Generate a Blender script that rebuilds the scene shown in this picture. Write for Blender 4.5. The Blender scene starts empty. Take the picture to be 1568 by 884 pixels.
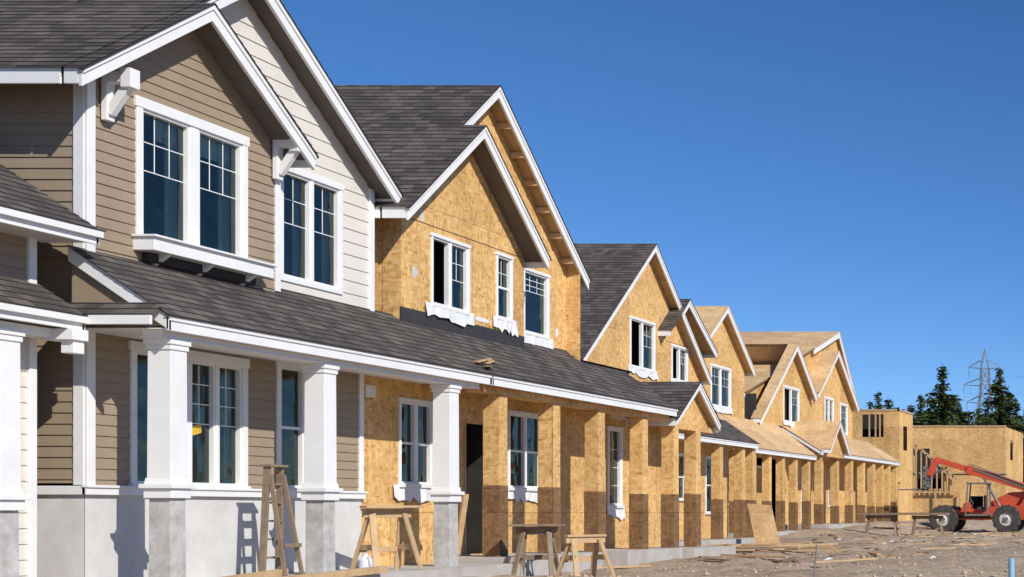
import bpy, math, random
from mathutils import Vector, Matrix, noise
random.seed(7)
F=2280.0; VX=1900.0; HY=785.0
scene=bpy.context.scene
# ---------------------------------------------------------------- materials
def new_mat(name):
    m=bpy.data.materials.new(name); m.use_nodes=True
    nt=m.node_tree; b=nt.nodes['Principled BSDF']
    return m,nt,b
def nd(nt,t,**kw):
    n=nt.nodes.new(t)
    for k,v in kw.items(): setattr(n,k,v)
    return n
def lk(nt,a,b): nt.links.new(a,b)
def c4(c): return (c[0],c[1],c[2],1)
def mix(nt,fac,a,b,mode='MIX'):
    n=nd(nt,'ShaderNodeMix',data_type='RGBA',blend_type=mode)
    for s,v in ((n.inputs[0],fac),(n.inputs[6],a),(n.inputs[7],b)):
        if hasattr(v,'is_linked'): lk(nt,v,s)
        elif isinstance(v,(tuple,list)): s.default_value=c4(v)
        else: s.default_value=v
    return n.outputs[2]
def noise_t(nt,vec,scale,detail=4,rough=.6):
    n=nd(nt,'ShaderNodeTexNoise'); n.inputs['Scale'].default_value=scale
    n.inputs['Detail'].default_value=detail; n.inputs['Roughness'].default_value=rough
    if vec is not None: lk(nt,vec,n.inputs['Vector'])
    return n
def ramp(nt,fac,p0,c0,p1,c1):
    r=nd(nt,'ShaderNodeValToRGB'); r.color_ramp.elements[0].position=p0; r.color_ramp.elements[0].color=c4(c0)
    r.color_ramp.elements[1].position=p1; r.color_ramp.elements[1].color=c4(c1); lk(nt,fac,r.inputs[0]); return r.outputs[0]
def bump(nt,b,h,strength,dist=.01):
    n=nd(nt,'ShaderNodeBump'); n.inputs['Strength'].default_value=strength; n.inputs['Distance'].default_value=dist
    lk(nt,h,n.inputs['Height']); lk(nt,n.outputs[0],b.inputs['Normal'])
def pos(nt): return nd(nt,'ShaderNodeNewGeometry').outputs['Position']
def simple(name,c,c2=None,scale=6,rough=.7,bs=.2,dirt=0,metal=0,bscale=60):
    m,nt,b=new_mat(name); P=pos(nt)
    n=noise_t(nt,P,scale,5)
    col=ramp(nt,n.outputs[0],.3,c,.7,c2 or tuple(x*.85 for x in c))
    if dirt:
        d=noise_t(nt,P,1.3,6,.7); f=ramp(nt,d.outputs[0],.45,(0,0,0),.75,(dirt,)*3)
        col=mix(nt,f,col,(.25,.2,.15))
    lk(nt,col,b.inputs['Base Color']); b.inputs['Roughness'].default_value=rough; b.inputs['Metallic'].default_value=metal
    n2=noise_t(nt,P,bscale,4); bump(nt,b,n2.outputs[0],bs,.004)
    return m
def scaled(nt,P,s):
    v=nd(nt,'ShaderNodeVectorMath',operation='MULTIPLY'); lk(nt,P,v.inputs[0]); v.inputs[1].default_value=s; return v.outputs[0]
def panel_vec(nt,P):
    sx=nd(nt,'ShaderNodeSeparateXYZ'); lk(nt,P,sx.inputs[0])
    a=nd(nt,'ShaderNodeMath',operation='ADD'); lk(nt,sx.outputs[0],a.inputs[0]); lk(nt,sx.outputs[1],a.inputs[1])
    cx=nd(nt,'ShaderNodeCombineXYZ'); lk(nt,a.outputs[0],cx.inputs[0]); lk(nt,sx.outputs[2],cx.inputs[1]); return cx.outputs[0]
def osb(name,base,dark,light,uv=False,seam=.5):
    m,nt,b=new_mat(name); P=pos(nt)
    wn=noise_t(nt,P,5,2); wv=nd(nt,'ShaderNodeVectorMath',operation='MULTIPLY_ADD'); lk(nt,wn.outputs['Color'],wv.inputs[0]); wv.inputs[1].default_value=(.05,.05,.05); lk(nt,P,wv.inputs[2]); Pw=wv.outputs[0]
    cols=[]
    for s in ((8,8,28),(26,26,9),(14,14,15)):
        v=nd(nt,'ShaderNodeTexVoronoi'); v.inputs['Scale'].default_value=1; lk(nt,scaled(nt,Pw,s),v.inputs['Vector'])
        sp=nd(nt,'ShaderNodeSeparateColor'); lk(nt,v.outputs['Color'],sp.inputs[0]); cols.append(sp.outputs[0])
    n=noise_t(nt,P,6,2); f=ramp(nt,n.outputs[0],.44,(0,0,0),.56,(1,1,1))
    g=mix(nt,f,cols[0],cols[1]); g=mix(nt,.35,g,cols[2])
    n3=noise_t(nt,P,60,3); g=mix(nt,.3,g,n3.outputs[0])
    r=nd(nt,'ShaderNodeValToRGB'); e=r.color_ramp.elements; e[0].position=.12; e[0].color=c4(dark); e[1].position=.88; e[1].color=c4(light)
    k=e.new(.42); k.color=c4(base); lk(nt,g,r.inputs[0]); col=r.outputs[0]
    br=nd(nt,'ShaderNodeTexBrick'); br.inputs['Scale'].default_value=1; br.inputs['Brick Width'].default_value=1.22
    br.inputs['Row Height'].default_value=2.44 if not uv else 1.22
    if uv: br.inputs['Brick Width'].default_value=2.44
    br.inputs['Mortar Size'].default_value=.006; br.inputs['Mortar Smooth'].default_value=.2
    br.inputs['Color1'].default_value=(.86,.83,.80,1); br.inputs['Color2'].default_value=(1.08,1.06,1.02,1); br.inputs['Mortar'].default_value=(seam,seam*.9,seam*.8,1)
    if uv: lk(nt,nd(nt,'ShaderNodeTexCoord').outputs['UV'],br.inputs['Vector'])
    else: lk(nt,panel_vec(nt,P),br.inputs['Vector'])
    col=mix(nt,1.0,col,br.outputs['Color'],'MULTIPLY')
    w=noise_t(nt,P,1.1,7,.75); wf=ramp(nt,w.outputs[0],.36,(.80,.76,.70),.62,(1.06,1.06,1.06)); col=mix(nt,1.0,col,wf,'MULTIPLY')
    lk(nt,col,b.inputs['Base Color']); b.inputs['Roughness'].default_value=.75
    bump(nt,b,g,.35,.004); return m
def shingle(name,a,c):
    m,nt,b=new_mat(name); uv=nd(nt,'ShaderNodeTexCoord').outputs['UV']; P=pos(nt)
    br=nd(nt,'ShaderNodeTexBrick'); br.inputs['Scale'].default_value=1; br.inputs['Brick Width'].default_value=.19; br.inputs['Row Height'].default_value=.14
    br.offset=.37; br.squash=1.4; br.squash_frequency=3
    br.inputs['Mortar Size'].default_value=.004; br.inputs['Bias'].default_value=-.1; br.inputs['Color1'].default_value=c4(a); br.inputs['Color2'].default_value=c4(c); br.inputs['Mortar'].default_value=(.035,.032,.03,1)
    lk(nt,uv,br.inputs['Vector'])
    n=noise_t(nt,P,50,3,.75); col=mix(nt,.75,br.outputs['Color'],n.outputs[0],'OVERLAY')
    n2=noise_t(nt,P,1.1,5,.7); f=ramp(nt,n2.outputs[0],.35,(.78,.78,.78),.68,(1.22,1.18,1.14)); col=mix(nt,1.0,col,f,'MULTIPLY')
    lk(nt,col,b.inputs['Base Color']); b.inputs['Roughness'].default_value=.9
    bump(nt,b,n.outputs[0],.6,.008); return m
M={}
M['white']=simple('white_paint',(.80,.80,.79),(.74,.74,.73),3,.5,.08,.10)
M['tan']=simple('tan_siding',(.325,.250,.172),(.285,.217,.147),2.5,.65,.15)
M['cream']=simple('cream_siding',(.70,.66,.59),(.64,.60,.53),2,.6,.15,.05)
M['stucco']=simple('stucco',(.66,.65,.63),(.54,.53,.51),2.5,.9,.5,.15,bscale=45)
M['pedestal']=simple('rough_concrete',(.55,.54,.52),(.34,.33,.31),7,.95,.9,.2,bscale=28)
M['osb']=osb('osb_sheathing',(.665,.405,.15),(.40,.20,.065),(.82,.59,.29))
M['osbroof']=osb('roof_sheathing',(.62,.42,.22),(.46,.28,.13),(.72,.54,.32),True,.65)
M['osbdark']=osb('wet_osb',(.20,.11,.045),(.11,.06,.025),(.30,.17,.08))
M['wood']=simple('pine_lumber',(.57,.39,.21),(.42,.27,.14),5,.7,.3,.2)
M['oldwood']=simple('weathered_wood',(.28,.20,.13),(.17,.12,.08),8,.8,.3,.3)
M['shingle']=shingle('asphalt_shingle',(.056,.047,.042),(.13,.112,.10))
M['edge']=simple('shingle_edge',(.035,.032,.03),None,6,.9)
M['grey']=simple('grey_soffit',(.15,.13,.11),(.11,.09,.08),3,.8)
M['felt']=simple('black_felt',(.025,.025,.027),(.04,.04,.04),3,.7,.3)
M['concrete']=simple('concrete',(.50,.47,.43),(.38,.36,.33),3,.9,.4,.3)
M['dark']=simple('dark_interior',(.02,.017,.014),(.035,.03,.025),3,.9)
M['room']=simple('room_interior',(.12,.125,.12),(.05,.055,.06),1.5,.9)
M['wrap']=simple('flashing_wrap',(.8,.8,.8),(.68,.68,.67),5,.5,.6,.15,bscale=14)
M['curtain']=simple('curtain',(.6,.58,.53),(.5,.48,.44),5,.9)
M['red']=simple('red_machine_paint',(.62,.085,.03),(.5,.065,.03),3,.4,.05,.25)
M['tyre']=simple('tyre_rubber',(.03,.03,.03),(.06,.055,.05),5,.85,.4,.2)
M['steel']=simple('worn_steel',(.3,.29,.27),(.2,.18,.16),5,.5,.1,.2,.6)
M['galv']=simple('galvanised_steel',(.20,.22,.25),(.16,.18,.2),3,.6)
M['blue']=simple('blue_pipe_plastic',(.25,.5,.65),None,3,.4)
M['yellow']=simple('yellow_paint',(.7,.45,.03),None,3,.5)
M['plastic']=simple('milky_plastic',(.75,.76,.78),None,3,.35)
M['bark']=simple('bark',(.07,.05,.035),(.04,.03,.02),3,.9,.5)
def leafmat():
    m,nt,b=new_mat('conifer_needles'); P=pos(nt); n=noise_t(nt,P,.8,5)
    lk(nt,ramp(nt,n.outputs[0],.35,(.022,.036,.010),.68,(.08,.10,.03)),b.inputs['Base Color']); b.inputs['Roughness'].default_value=.9; b.inputs['Specular IOR Level'].default_value=.15; return m
M['leaf']=leafmat()
def glassmat(name,tint,refl):
    m=bpy.data.materials.new(name); m.use_nodes=True; nt=m.node_tree; nt.nodes.clear()
    o=nd(nt,'ShaderNodeOutputMaterial'); t=nd(nt,'ShaderNodeBsdfTransparent'); t.inputs[0].default_value=c4(tint)
    g=nd(nt,'ShaderNodeBsdfGlossy'); g.inputs['Roughness'].default_value=.02; g.inputs[0].default_value=(.85,.9,.78,1)
    fr=nd(nt,'ShaderNodeFresnel'); fr.inputs[0].default_value=1.5
    ma=nd(nt,'ShaderNodeMath',operation='ADD',use_clamp=True); lk(nt,fr.outputs[0],ma.inputs[0]); ma.inputs[1].default_value=refl
    n=noise_t(nt,pos(nt),1.6,2); bp=nd(nt,'ShaderNodeBump'); bp.inputs['Strength'].default_value=.4; bp.inputs['Distance'].default_value=.06
    lk(nt,n.outputs[0],bp.inputs['Height']); lk(nt,bp.outputs[0],g.inputs['Normal'])
    mx=nd(nt,'ShaderNodeMixShader'); lk(nt,ma.outputs[0],mx.inputs[0]); lk(nt,t.outputs[0],mx.inputs[1]); lk(nt,g.outputs[0],mx.inputs[2]); lk(nt,mx.outputs[0],o.inputs[0]); return m
M['glass']=glassmat('window_glass',(.66,.80,.78),.045)
def groundmat():
    m,nt,b=new_mat('dirt'); P=pos(nt)
    n1=noise_t(nt,P,.35,8,.65); n2=noise_t(nt,P,7,8,.7); n3=noise_t(nt,P,45,3)
    a=ramp(nt,n1.outputs[0],.35,(.32,.235,.16),.65,(.50,.395,.285))
    d=ramp(nt,n2.outputs[0],.35,(.62,.59,.56),.62,(1.12,1.1,1.06)); col=mix(nt,1.0,a,d,'MULTIPLY')
    lk(nt,col,b.inputs['Base Color']); b.inputs['Roughness'].default_value=.95
    h=mix(nt,.4,n2.outputs[0],n3.outputs[0]); bump(nt,b,h,.8,.04); return m
M['ground']=groundmat()
# ---------------------------------------------------------------- mesh tools
class MB:
    def __init__(s): s.v=[]; s.f=[]; s.uv=[]
    def face(s,pts,uvs=None):
        i=len(s.v); s.v+= [tuple(p) for p in pts]; s.f.append(tuple(range(i,i+len(pts))))
        if uvs is None:
            a=Vector(pts[0]);b=Vector(pts[1]);c=Vector(pts[2]); n=(b-a).cross(c-a); n=[abs(t) for t in n]
            k=n.index(max(n)); j=[(1,2),(0,2),(0,1)][k]; uvs=[(p[j[0]],p[j[1]]) for p in pts]
        s.uv+=list(uvs)
    def hexa(s,P):
        i=len(s.v); s.v+=[tuple(p) for p in P]
        for q in ((0,3,2,1),(4,5,6,7),(0,1,5,4),(1,2,6,5),(2,3,7,6),(3,0,4,7)):
            s.f.append(tuple(i+t for t in q))
            pts=[P[t] for t in q]; a=Vector(pts[0]);b=Vector(pts[1]);c=Vector(pts[2]); n=[abs(t) for t in (b-a).cross(c-a)]
            k=n.index(max(n)); j=[(1,2),(0,2),(0,1)][k]; s.uv+=[(p[j[0]],p[j[1]]) for p in pts]
    def box(s,x0,x1,y0,y1,z0,z1):
        x0,x1=min(x0,x1),max(x0,x1); y0,y1=min(y0,y1),max(y0,y1); z0,z1=min(z0,z1),max(z0,z1)
        s.hexa([(x0,y0,z0),(x1,y0,z0),(x1,y1,z0),(x0,y1,z0),(x0,y0,z1),(x1,y0,z1),(x1,y1,z1),(x0,y1,z1)])
    def frustum(s,cx,cy,z0,z1,w0,w1):
        a=w0/2;b=w1/2
        s.hexa([(cx-a,cy-a,z0),(cx+a,cy-a,z0),(cx+a,cy+a,z0),(cx-a,cy+a,z0),(cx-b,cy-b,z1),(cx+b,cy-b,z1),(cx+b,cy+b,z1),(cx-b,cy+b,z1)])
    def prism(s,pts,axis,a,b):
        def mk(p,t): return (t,p[0],p[1]) if axis=='x' else ((p[0],t,p[1]) if axis=='y' else (p[0],p[1],t))
        A=[mk(p,a) for p in pts]; B=[mk(p,b) for p in pts]
        i=len(s.v); n=len(pts); s.v+=A+B
        fs=[tuple(range(i,i+n))[::-1],tuple(range(i+n,i+2*n))]+[(i+k,i+(k+1)%n,i+n+(k+1)%n,i+n+k) for k in range(n)]
        for f in fs:
            s.f.append(f); pp=[Vector(s.v[t]) for t in f]; nn=[abs(t) for t in (pp[1]-pp[0]).cross(pp[2]-pp[0])]
            k=nn.index(max(nn)); j=[(1,2),(0,2),(0,1)][k]; s.uv+=[(p[j[0]],p[j[1]]) for p in pp]
    def beam(s,p0,p1,w,h,up=(0,0,1)):
        p0=Vector(p0);p1=Vector(p1); d=(p1-p0).normalized(); up=Vector(up)
        if abs(d.dot(up))>.98: up=Vector((1,0,0))
        a=d.cross(up).normalized(); b=a.cross(d).normalized(); a=a*w/2; b=b*h/2
        s.hexa([tuple(q) for q in (p0-a-b,p0+a-b,p0+a+b,p0-a+b,p1-a-b,p1+a-b,p1+a+b,p1-a+b)])
    def cyl(s,p0,p1,r0,r1=None,n=12):
        r1=r0 if r1 is None else r1
        p0=Vector(p0);p1=Vector(p1); d=(p1-p0).normalized(); up=Vector((0,0,1)) if abs(d.z)<.9 else Vector((1,0,0))
        a=d.cross(up).normalized(); b=a.cross(d)
        A=[p0+(a*math.cos(2*math.pi*i/n)+b*math.sin(2*math.pi*i/n))*r0 for i in range(n)]
        B=[p1+(a*math.cos(2*math.pi*i/n)+b*math.sin(2*math.pi*i/n))*r1 for i in range(n)]
        for i in range(n): s.face([A[i],A[(i+1)%n],B[(i+1)%n],B[i]])
        s.face(A[::-1]); s.face(B)
def span(poly,v):
    us=[]
    n=len(poly)
    for i in range(n):
        (u0,v0),(u1,v1)=poly[i],poly[(i+1)%n]
        if (v0-v)*(v1-v)<=0 and abs(v1-v0)>1e-9: us.append(u0+(u1-u0)*(v-v0)/(v1-v0))
    return (min(us),max(us)) if us else None
def lap(mb,O,U,V,poly,h,t,holes=()):
    O=Vector(O);U=Vector(U);V=Vector(V);N=U.cross(V)
    vmin=min(p[1] for p in poly); vmax=max(p[1] for p in poly)
    bp={vmin,vmax}|{p[1] for p in poly}
    for H in holes: bp|={max(vmin,min(vmax,H[2])),max(vmin,min(vmax,H[3]))}
    if t>0:
        k=math.floor(vmin/h)
        while k*h<vmax:
            if k*h>vmin: bp.add(k*h)
            k+=1
    bp=sorted(bp)
    P=lambda u,v,o: O+U*u+V*v+N*o
    for a,b in zip(bp[:-1],bp[1:]):
        if b-a<1e-4: continue
        mid=(a+b)/2
        A=span(poly,a+1e-5);B=span(poly,b-1e-5)
        if not A or not B: continue
        c0=math.floor(mid/h)*h
        off=(lambda v:t*(1-(v-c0)/h)) if t>0 else (lambda v:0)
        hs=sorted([H for H in holes if H[2]<mid<H[3]])
        segs=[]; la,lb=A[0],B[0]
        for H in hs:
            if H[0]>la: segs.append((la,H[0],lb,H[0]))
            la=lb=H[1]
        segs.append((la,A[1],lb,B[1]))
        for (ua,ub,uc,ud) in segs:
            if ub-ua<1e-4 and ud-uc<1e-4: continue
            mb.face([P(ua,a,off(a)),P(ub,a,off(a)),P(ud,b,off(b)),P(uc,b,off(b))],[(ua,a),(ub,a),(ud,b),(uc,b)])
            if t>0 and abs(a-c0)<1e-4: mb.face([P(ua,a,0),P(ub,a,0),P(ub,a,t),P(ua,a,t)],[(ua,a),(ub,a),(ub,a),(ua,a)])
class Obj:
    def __init__(s,name,loc): s.name=name; s.loc=Vector(loc); s.parts={}
    def g(s,part,mat):
        k=(part,mat)
        if k not in s.parts: s.parts[k]=MB()
        return s.parts[k]
    def finish(s,bevel=(),bw=.006):
        e=bpy.data.objects.new(s.name,None); e.empty_display_size=.3; e.location=s.loc; scene.collection.objects.link(e)
        for (part,mat),mb in s.parts.items():
            if not mb.f: continue
            o=mkobj(part,mb,mat); o.parent=e; o.matrix_parent_inverse=Matrix.Translation(-s.loc)
            if part in bevel:
                md=o.modifiers.new('bevel','BEVEL'); md.width=bw; md.segments=2; md.limit_method='ANGLE'
        return e
def mkobj(name,mb,mat):
    me=bpy.data.meshes.new(name); me.from_pydata(mb.v,[],mb.f); ul=me.uv_layers.new(name='UVMap')
    flat=[c for uv in mb.uv for c in uv]
    ul.data.foreach_set('uv',flat); me.materials.append(M[mat]); me.update()
    o=bpy.data.objects.new(name,me); scene.collection.objects.link(o); return o
def front_wall(mb,X,poly,h=9,t=0,holes=()): lap(mb,(X,0,0),(0,1,0),(0,0,1),poly,h,t,holes)
def side_wall(mb,Y,poly,h=9,t=0,holes=()): lap(mb,(0,Y,0),(1,0,0),(0,0,1),poly,h,t,holes)
def rect(a,b,c,d): return [(a,c),(b,c),(b,d),(a,d)]
ST=.009
def gable(H,Xf,Xb,L,Pk,R,roof='shingle',d=.2,soff='white',barge='white',leftXb=None,barge_l=True,barge_l_from=None,left=True,right=True,fascia='white'):
    t=ST if roof=='shingle' else 0; h=.14
    rm=H.g('roof_'+roof,roof); tr=H.g('barge_board',barge); so=H.g('soffit',soff); ed=H.g('roof_edge','edge' if roof=='shingle' else 'wood')
    for side,E in (('l',L),('r',R)):
        if side=='l' and not left: continue
        if side=='r' and not right: continue
        xb=leftXb if (side=='l' and leftXb is not None) else Xb
        dy=Pk[0]-E[0]; dz=Pk[1]-E[1]; ln=math.hypot(dy,dz); V=(0,dy/ln,dz/ln)
        if side=='l': lap(rm,(0,E[0],E[1]+.02),(1,0,0),V,rect(xb,Xf+.03,-.04,ln),h,t)
        else: lap(rm,(0,E[0],E[1]+.02),(-1,0,0),V,rect(-Xf-.03,-xb,-.04,ln),h,t)
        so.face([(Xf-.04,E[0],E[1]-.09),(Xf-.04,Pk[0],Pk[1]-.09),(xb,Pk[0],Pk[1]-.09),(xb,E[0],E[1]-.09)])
        s=1 if side=='l' else -1
        y0,z0=E
        if side=='l' and barge_l_from: y0,z0=barge_l_from
        if side=='r' or barge_l:
            tr.prism([(y0,z0-.0),(Pk[0],Pk[1]),(Pk[0],Pk[1]-d),(y0,z0-d)],'x',Xf-.045,Xf)
            tr.prism([(y0-s*.004,z0+.004),(Pk[0],Pk[1]+.004),(Pk[0],Pk[1]-.06),(y0-s*.004,z0-.06)],'x',Xf-.02,Xf+.02)
            ed.prism([(y0-s*.03,z0+.01-.02),(Pk[0],Pk[1]+.022),(Pk[0],Pk[1]+.005),(y0-s*.03,z0-.012-.02)],'x',Xf-.02,Xf+.032)
        if fascia: H.g('fascia',fascia).box(xb,Xf-.047,E[0],E[0]+s*.03,E[1]-.17,E[1]+.005)
def porch(H,Xe,ze,Xw,zw,y0,y1,roof='shingle',soff='white',caps=True,edge=True,fd=.16):
    dx=Xe-Xw; dz=zw-ze; ln=math.hypot(dx,dz); c=dx/ln; s=dz/ln
    lap(H.g('porch_roof',roof),(Xe,0,ze+.015),(0,1,0),(-c,0,s),rect(y0-.03,y1+.03,-.04,ln),.14,ST if roof=='shingle' else 0)
    H.g('porch_fascia','white').box(Xe-.03,Xe,y0,y1,ze-fd,ze)
    H.g('porch_fascia','white').box(Xe,Xe+.018,y0,y1,ze-.05,ze+.003)
    H.g('porch_soffit',soff).box(Xe-.03,Xw,y0+.02,y1-.02,ze-fd-.0+.02,ze-fd+.03)
    H.g('roof_edge','edge').box(Xe-.02,Xe+.035,y0-.03,y1+.03,ze+.003,ze+.014)
    for y,sg in ((y0,1),(y1,-1)):
        H.g('porch_rake','white').prism([(Xe,ze),(Xw,zw),(Xw,zw-.16),(Xe,ze-.16)],'y',y,y+sg*.04)
        H.g('porch_gable_infill','tan' if roof=='shingle' and soff=='white' else 'osb').prism([(Xe-.05,ze-.1),(Xw,zw-.1),(Xw,ze-.14)],'y',y+sg*.06,y+sg*.1)
def window(H,X,y0,y1,z0,z1,trim=.09,units=2,mull=.08,grid=(2,2),gfrac=.45,openu=(),hung=False,room='room',curt=False,sill=True):
    T=H.g('window_trim','white'); Fm=H.g('window_frame','white'); G=H.g('window_glass','glass')
    if trim>0:
        T.box(X-.02,X+.03,y0-trim,y0,z0,z1); T.box(X-.02,X+.03,y1,y1+trim,z0,z1)
        T.box(X-.02,X+.038,y0-trim-.02,y1+trim+.02,z1,z1+trim*1.25)
        if sill: T.box(X-.02,X+.06,y0-trim-.015,y1+trim+.015,z0-.06,z0)
        else: T.box(X-.02,X+.03,y0-trim,y1+trim,z0-trim,z0)
    w=(y1-y0-(units-1)*mull)/units; fr=.032
    for i in range(units):
        a=y0+i*(w+mull); b=a+w
        if i<units-1: Fm.box(X-.06,X+.02,b,b+mull,z0,z1)
        for q in ((a,a+fr,z0,z1),(b-fr,b,z0,z1),(a+fr,b-fr,z0,z0+fr),(a+fr,b-fr,z1-fr,z1)): Fm.box(X-.07,X+.008,*q)
        if i in openu: continue
        xg=X-.05
        G.face([(xg,a+fr,z0+fr),(xg,b-fr,z0+fr),(xg,b-fr,z1-fr),(xg,a+fr,z1-fr)])
        if hung:
            zm=(z0+z1)/2; Fm.box(X-.06,X-.02,a+fr,b-fr,zm-.022,zm+.018)
        gz=z0+fr+(z1-z0-2*fr)*(1-gfrac)
        mw=.0065
        if grid:
            for c in range(1,grid[0]):
                yy=a+fr+(b-a-2*fr)*c/grid[0]; Fm.box(X-.049,X-.043,yy-mw,yy+mw,gz if not hung else (z0+z1)/2,z1-fr)
            for r in range(grid[1]):
                zz=gz+(z1-fr-gz)*r/grid[1]
                if hung and r==0: continue
                Fm.box(X-.0491,X-.0425,a+fr,b-fr,zz-mw,zz+mw)
        if curt:
            C=H.g('curtain','curtain'); cw=(b-a)*.3; n=14
            for sd in ((1,) if curt==1 else (0,1)):
                ys=[(a if sd==0 else b-cw)+cw*k/n for k in range(n+1)]
                xs=[X-.16+.03*math.sin(k*1.9+sd) for k in range(n+1)]
                for k in range(n): C.face([(xs[k],ys[k],z0),(xs[k+1],ys[k+1],z0),(xs[k+1],ys[k+1],z1),(xs[k],ys[k],z1)])
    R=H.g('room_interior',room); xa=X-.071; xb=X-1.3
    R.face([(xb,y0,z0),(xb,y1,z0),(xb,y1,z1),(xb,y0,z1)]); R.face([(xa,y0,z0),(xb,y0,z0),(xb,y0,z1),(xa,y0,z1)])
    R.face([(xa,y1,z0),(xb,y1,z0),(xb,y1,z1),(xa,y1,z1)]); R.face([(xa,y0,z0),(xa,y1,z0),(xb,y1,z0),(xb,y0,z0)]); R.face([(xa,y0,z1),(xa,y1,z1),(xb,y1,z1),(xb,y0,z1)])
    return (y0,y1,z0,z1)
BEV=('barge_board','fascia','porch_fascia','window_trim','window_frame','trim','column','bracket','porch_rake','post','window_box','column_pedestal')
def wrap(H,X,y0,y1,z):
    W=H.g('window_flashing','wrap'); n=12; top=[];bot=[]
    for k in range(n+1):
        y=y0+(y1-y0)*k/n; bot.append((X+.03+.03*random.random(),y+random.uniform(-.02,.02),z-.15-.10*random.random()-.05*(k/n))); top.append((X+.012+.015*random.random(),y,z+random.uniform(0,.015)))
    for k in range(n): W.face([bot[k],bot[k+1],top[k+1],top[k]])
def patch(H,X,y,z,w,h,mat='wrap'):
    W=H.g('membrane_patch',mat); n=9
    W.face([(X+.004,y+math.cos(6.283*k/n)*w*random.uniform(.6,1.1),z+math.sin(6.283*k/n)*h*random.uniform(.6,1.1)) for k in range(n)])
def column(H,Xf,yn,zb,zc,zt,w=.28):
    cx=Xf-w/2; cy=yn+w/2; C=H.g('column','white')
    H.g('column_pedestal','pedestal').frustum(cx,cy,zb,zc-.14,w-.03,w-.04)
    C.frustum(cx,cy,zc-.14,zc-.03,w+.035,w+.035); C.frustum(cx,cy,zc-.03,zc+.02,w+.10,w+.10)
    C.frustum(cx,cy,zc+.02,zc+.09,w+.03,w+.01); C.frustum(cx,cy,zc+.09,zt-.12,w-.01,w-.02)
    C.frustum(cx,cy,zt-.12,zt-.06,w+.01,w+.01); C.frustum(cx,cy,zt-.06,zt,w+.04,w+.04)
def post(H,Xf,yn,zb,zt,w=.27,zs=.42):
    zs+=random.uniform(-.05,.05)
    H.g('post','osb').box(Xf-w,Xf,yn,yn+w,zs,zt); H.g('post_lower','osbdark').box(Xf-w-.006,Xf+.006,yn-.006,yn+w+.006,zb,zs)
def body(H,mat,Xw,Xb,y0,y1,z0,z1,Pk=None,left=True,h=9,t=0):
    if left: side_wall(H.g('side_wall',mat),y0,rect(Xb,Xw,z0,z1),h,t)
    H.g('rear_walls',mat).face([(Xb,y1,z0),(Xw-.02,y1,z0),(Xw-.02,y1,z1),(Xb,y1,z1)])
    bw=[(y0,z0),(y1,z0),(y1,z1),(y0,z1)]
    if Pk: bw=[(y0,z0),(y1,z0),(y1,z1),Pk,(y0,z1)]
    H.g('rear_walls',mat).face([(Xb+.3,p[0],p[1]) for p in bw])
ZB=-1.05
# ================================================================= house 1 (finished)
H=Obj('finished_townhouse',(-16,19.5,-.9))
L=(16.2,4.84); sl=.675; pk1=(18.25,4.84+sl*2.05); r1=(20.27,4.86); pkm=(19.45,4.84+sl*3.25); rm=(22.68,4.84)
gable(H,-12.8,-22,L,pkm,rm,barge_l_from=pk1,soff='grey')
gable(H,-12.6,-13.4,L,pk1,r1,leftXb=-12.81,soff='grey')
h1=window(H,-13.0,17.6,19.36,3.27,4.78,trim=.10,units=2,mull=.15,grid=(3,2),gfrac=.47,curt=1)
zl=4.84+sl*.55-.09; zr=4.86+.69*.17-.09
front_wall(H.g('wall_tan_siding','tan'),-13.0,[(16.75,2.85),(20.1,2.85),(20.1,zr),(18.25,pk1[1]-.09),(16.75,zl)],.125,.014,[h1])
T=H.g('trim','white')
T.box(-13.02,-12.965,16.735,16.86,2.9,zl-.02); T.box(-13.12,-13.0,16.725,16.75,2.9,zl-.02)
T.box(-13.02,-12.97,20.02,20.12,2.98,4.9)
T.box(-13.14,-12.99,20.12,20.13,3.0,5.0)
side_wall(H.g('side_wall_siding','tan'),16.75,rect(-22,-13.0,ZB+1.38,5.1),.125,.014)
side_wall(H.g('foundation_side','stucco'),16.74,rect(-22,-13.0,ZB,.2))
T.box(-22,-12.96,16.70,16.74,.2,.3)
h2=window(H,-13.15,20.42,21.70,3.25,4.70,trim=.07,units=2,mull=.05,grid=(2,2),gfrac=.48,sill=False,curt=1)
zt0=pkm[1]-.09
front_wall(H.g('wall_cream_siding','cream'),-13.15,[(18.0,4.5),(18.0,4.84+sl*1.8-.1),(19.45,zt0),(22.52,4.84+sl*.16-.09),(22.52,4.5)],.19,.014,[h2])
front_wall(H.g('wall_cream_siding','cream'),-13.15,rect(20.05,22.52,2.95,4.5),.19,.014,[h2])
T.box(-13.17,-13.11,22.43,22.54,3.0,4.88)
H.g('rear_walls','cream').face([(-22,22.53,ZB),(-13.16,22.53,ZB),(-13.16,22.53,4.9),(-22,22.53,4.9)])
H.g('rear_walls','cream').face([(-21.6,16.8,ZB),(-21.6,22.5,ZB),(-21.6,22.5,4.85),(-21.6,19.45,6.95),(-21.6,16.8,5.1)])
S=H.g('window_box','white'); S.box(-13.0,-12.74,17.46,19.62,3.08,3.24); S.box(-13.0,-12.70,17.43,19.65,3.235,3.262)
for y in (17.75,18.5,19.3): S.prism([(-12.99,3.08),(-12.78,3.08),(-12.99,2.93)],'y',y,y+.07)
H.g('window_box_base','edge').box(-12.999,-12.9,17.6,19.5,2.97,3.08)
K=H.g('bracket','white')
for y in (17.0,20.0):
    K.box(-12.97,-12.90,y-.06,y+.06,4.47,5.0); K.box(-12.9,-12.64,y-.06,y+.06,4.9,5.02); K.box(-12.74,-12.62,y-.075,y+.075,4.84,5.06)
    K.beam((-12.91,y,4.55),(-12.68,y,4.9),.09,.09)
porch(H,-11.88,2.18,-13.0,2.95,16.5,23.6)
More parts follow.
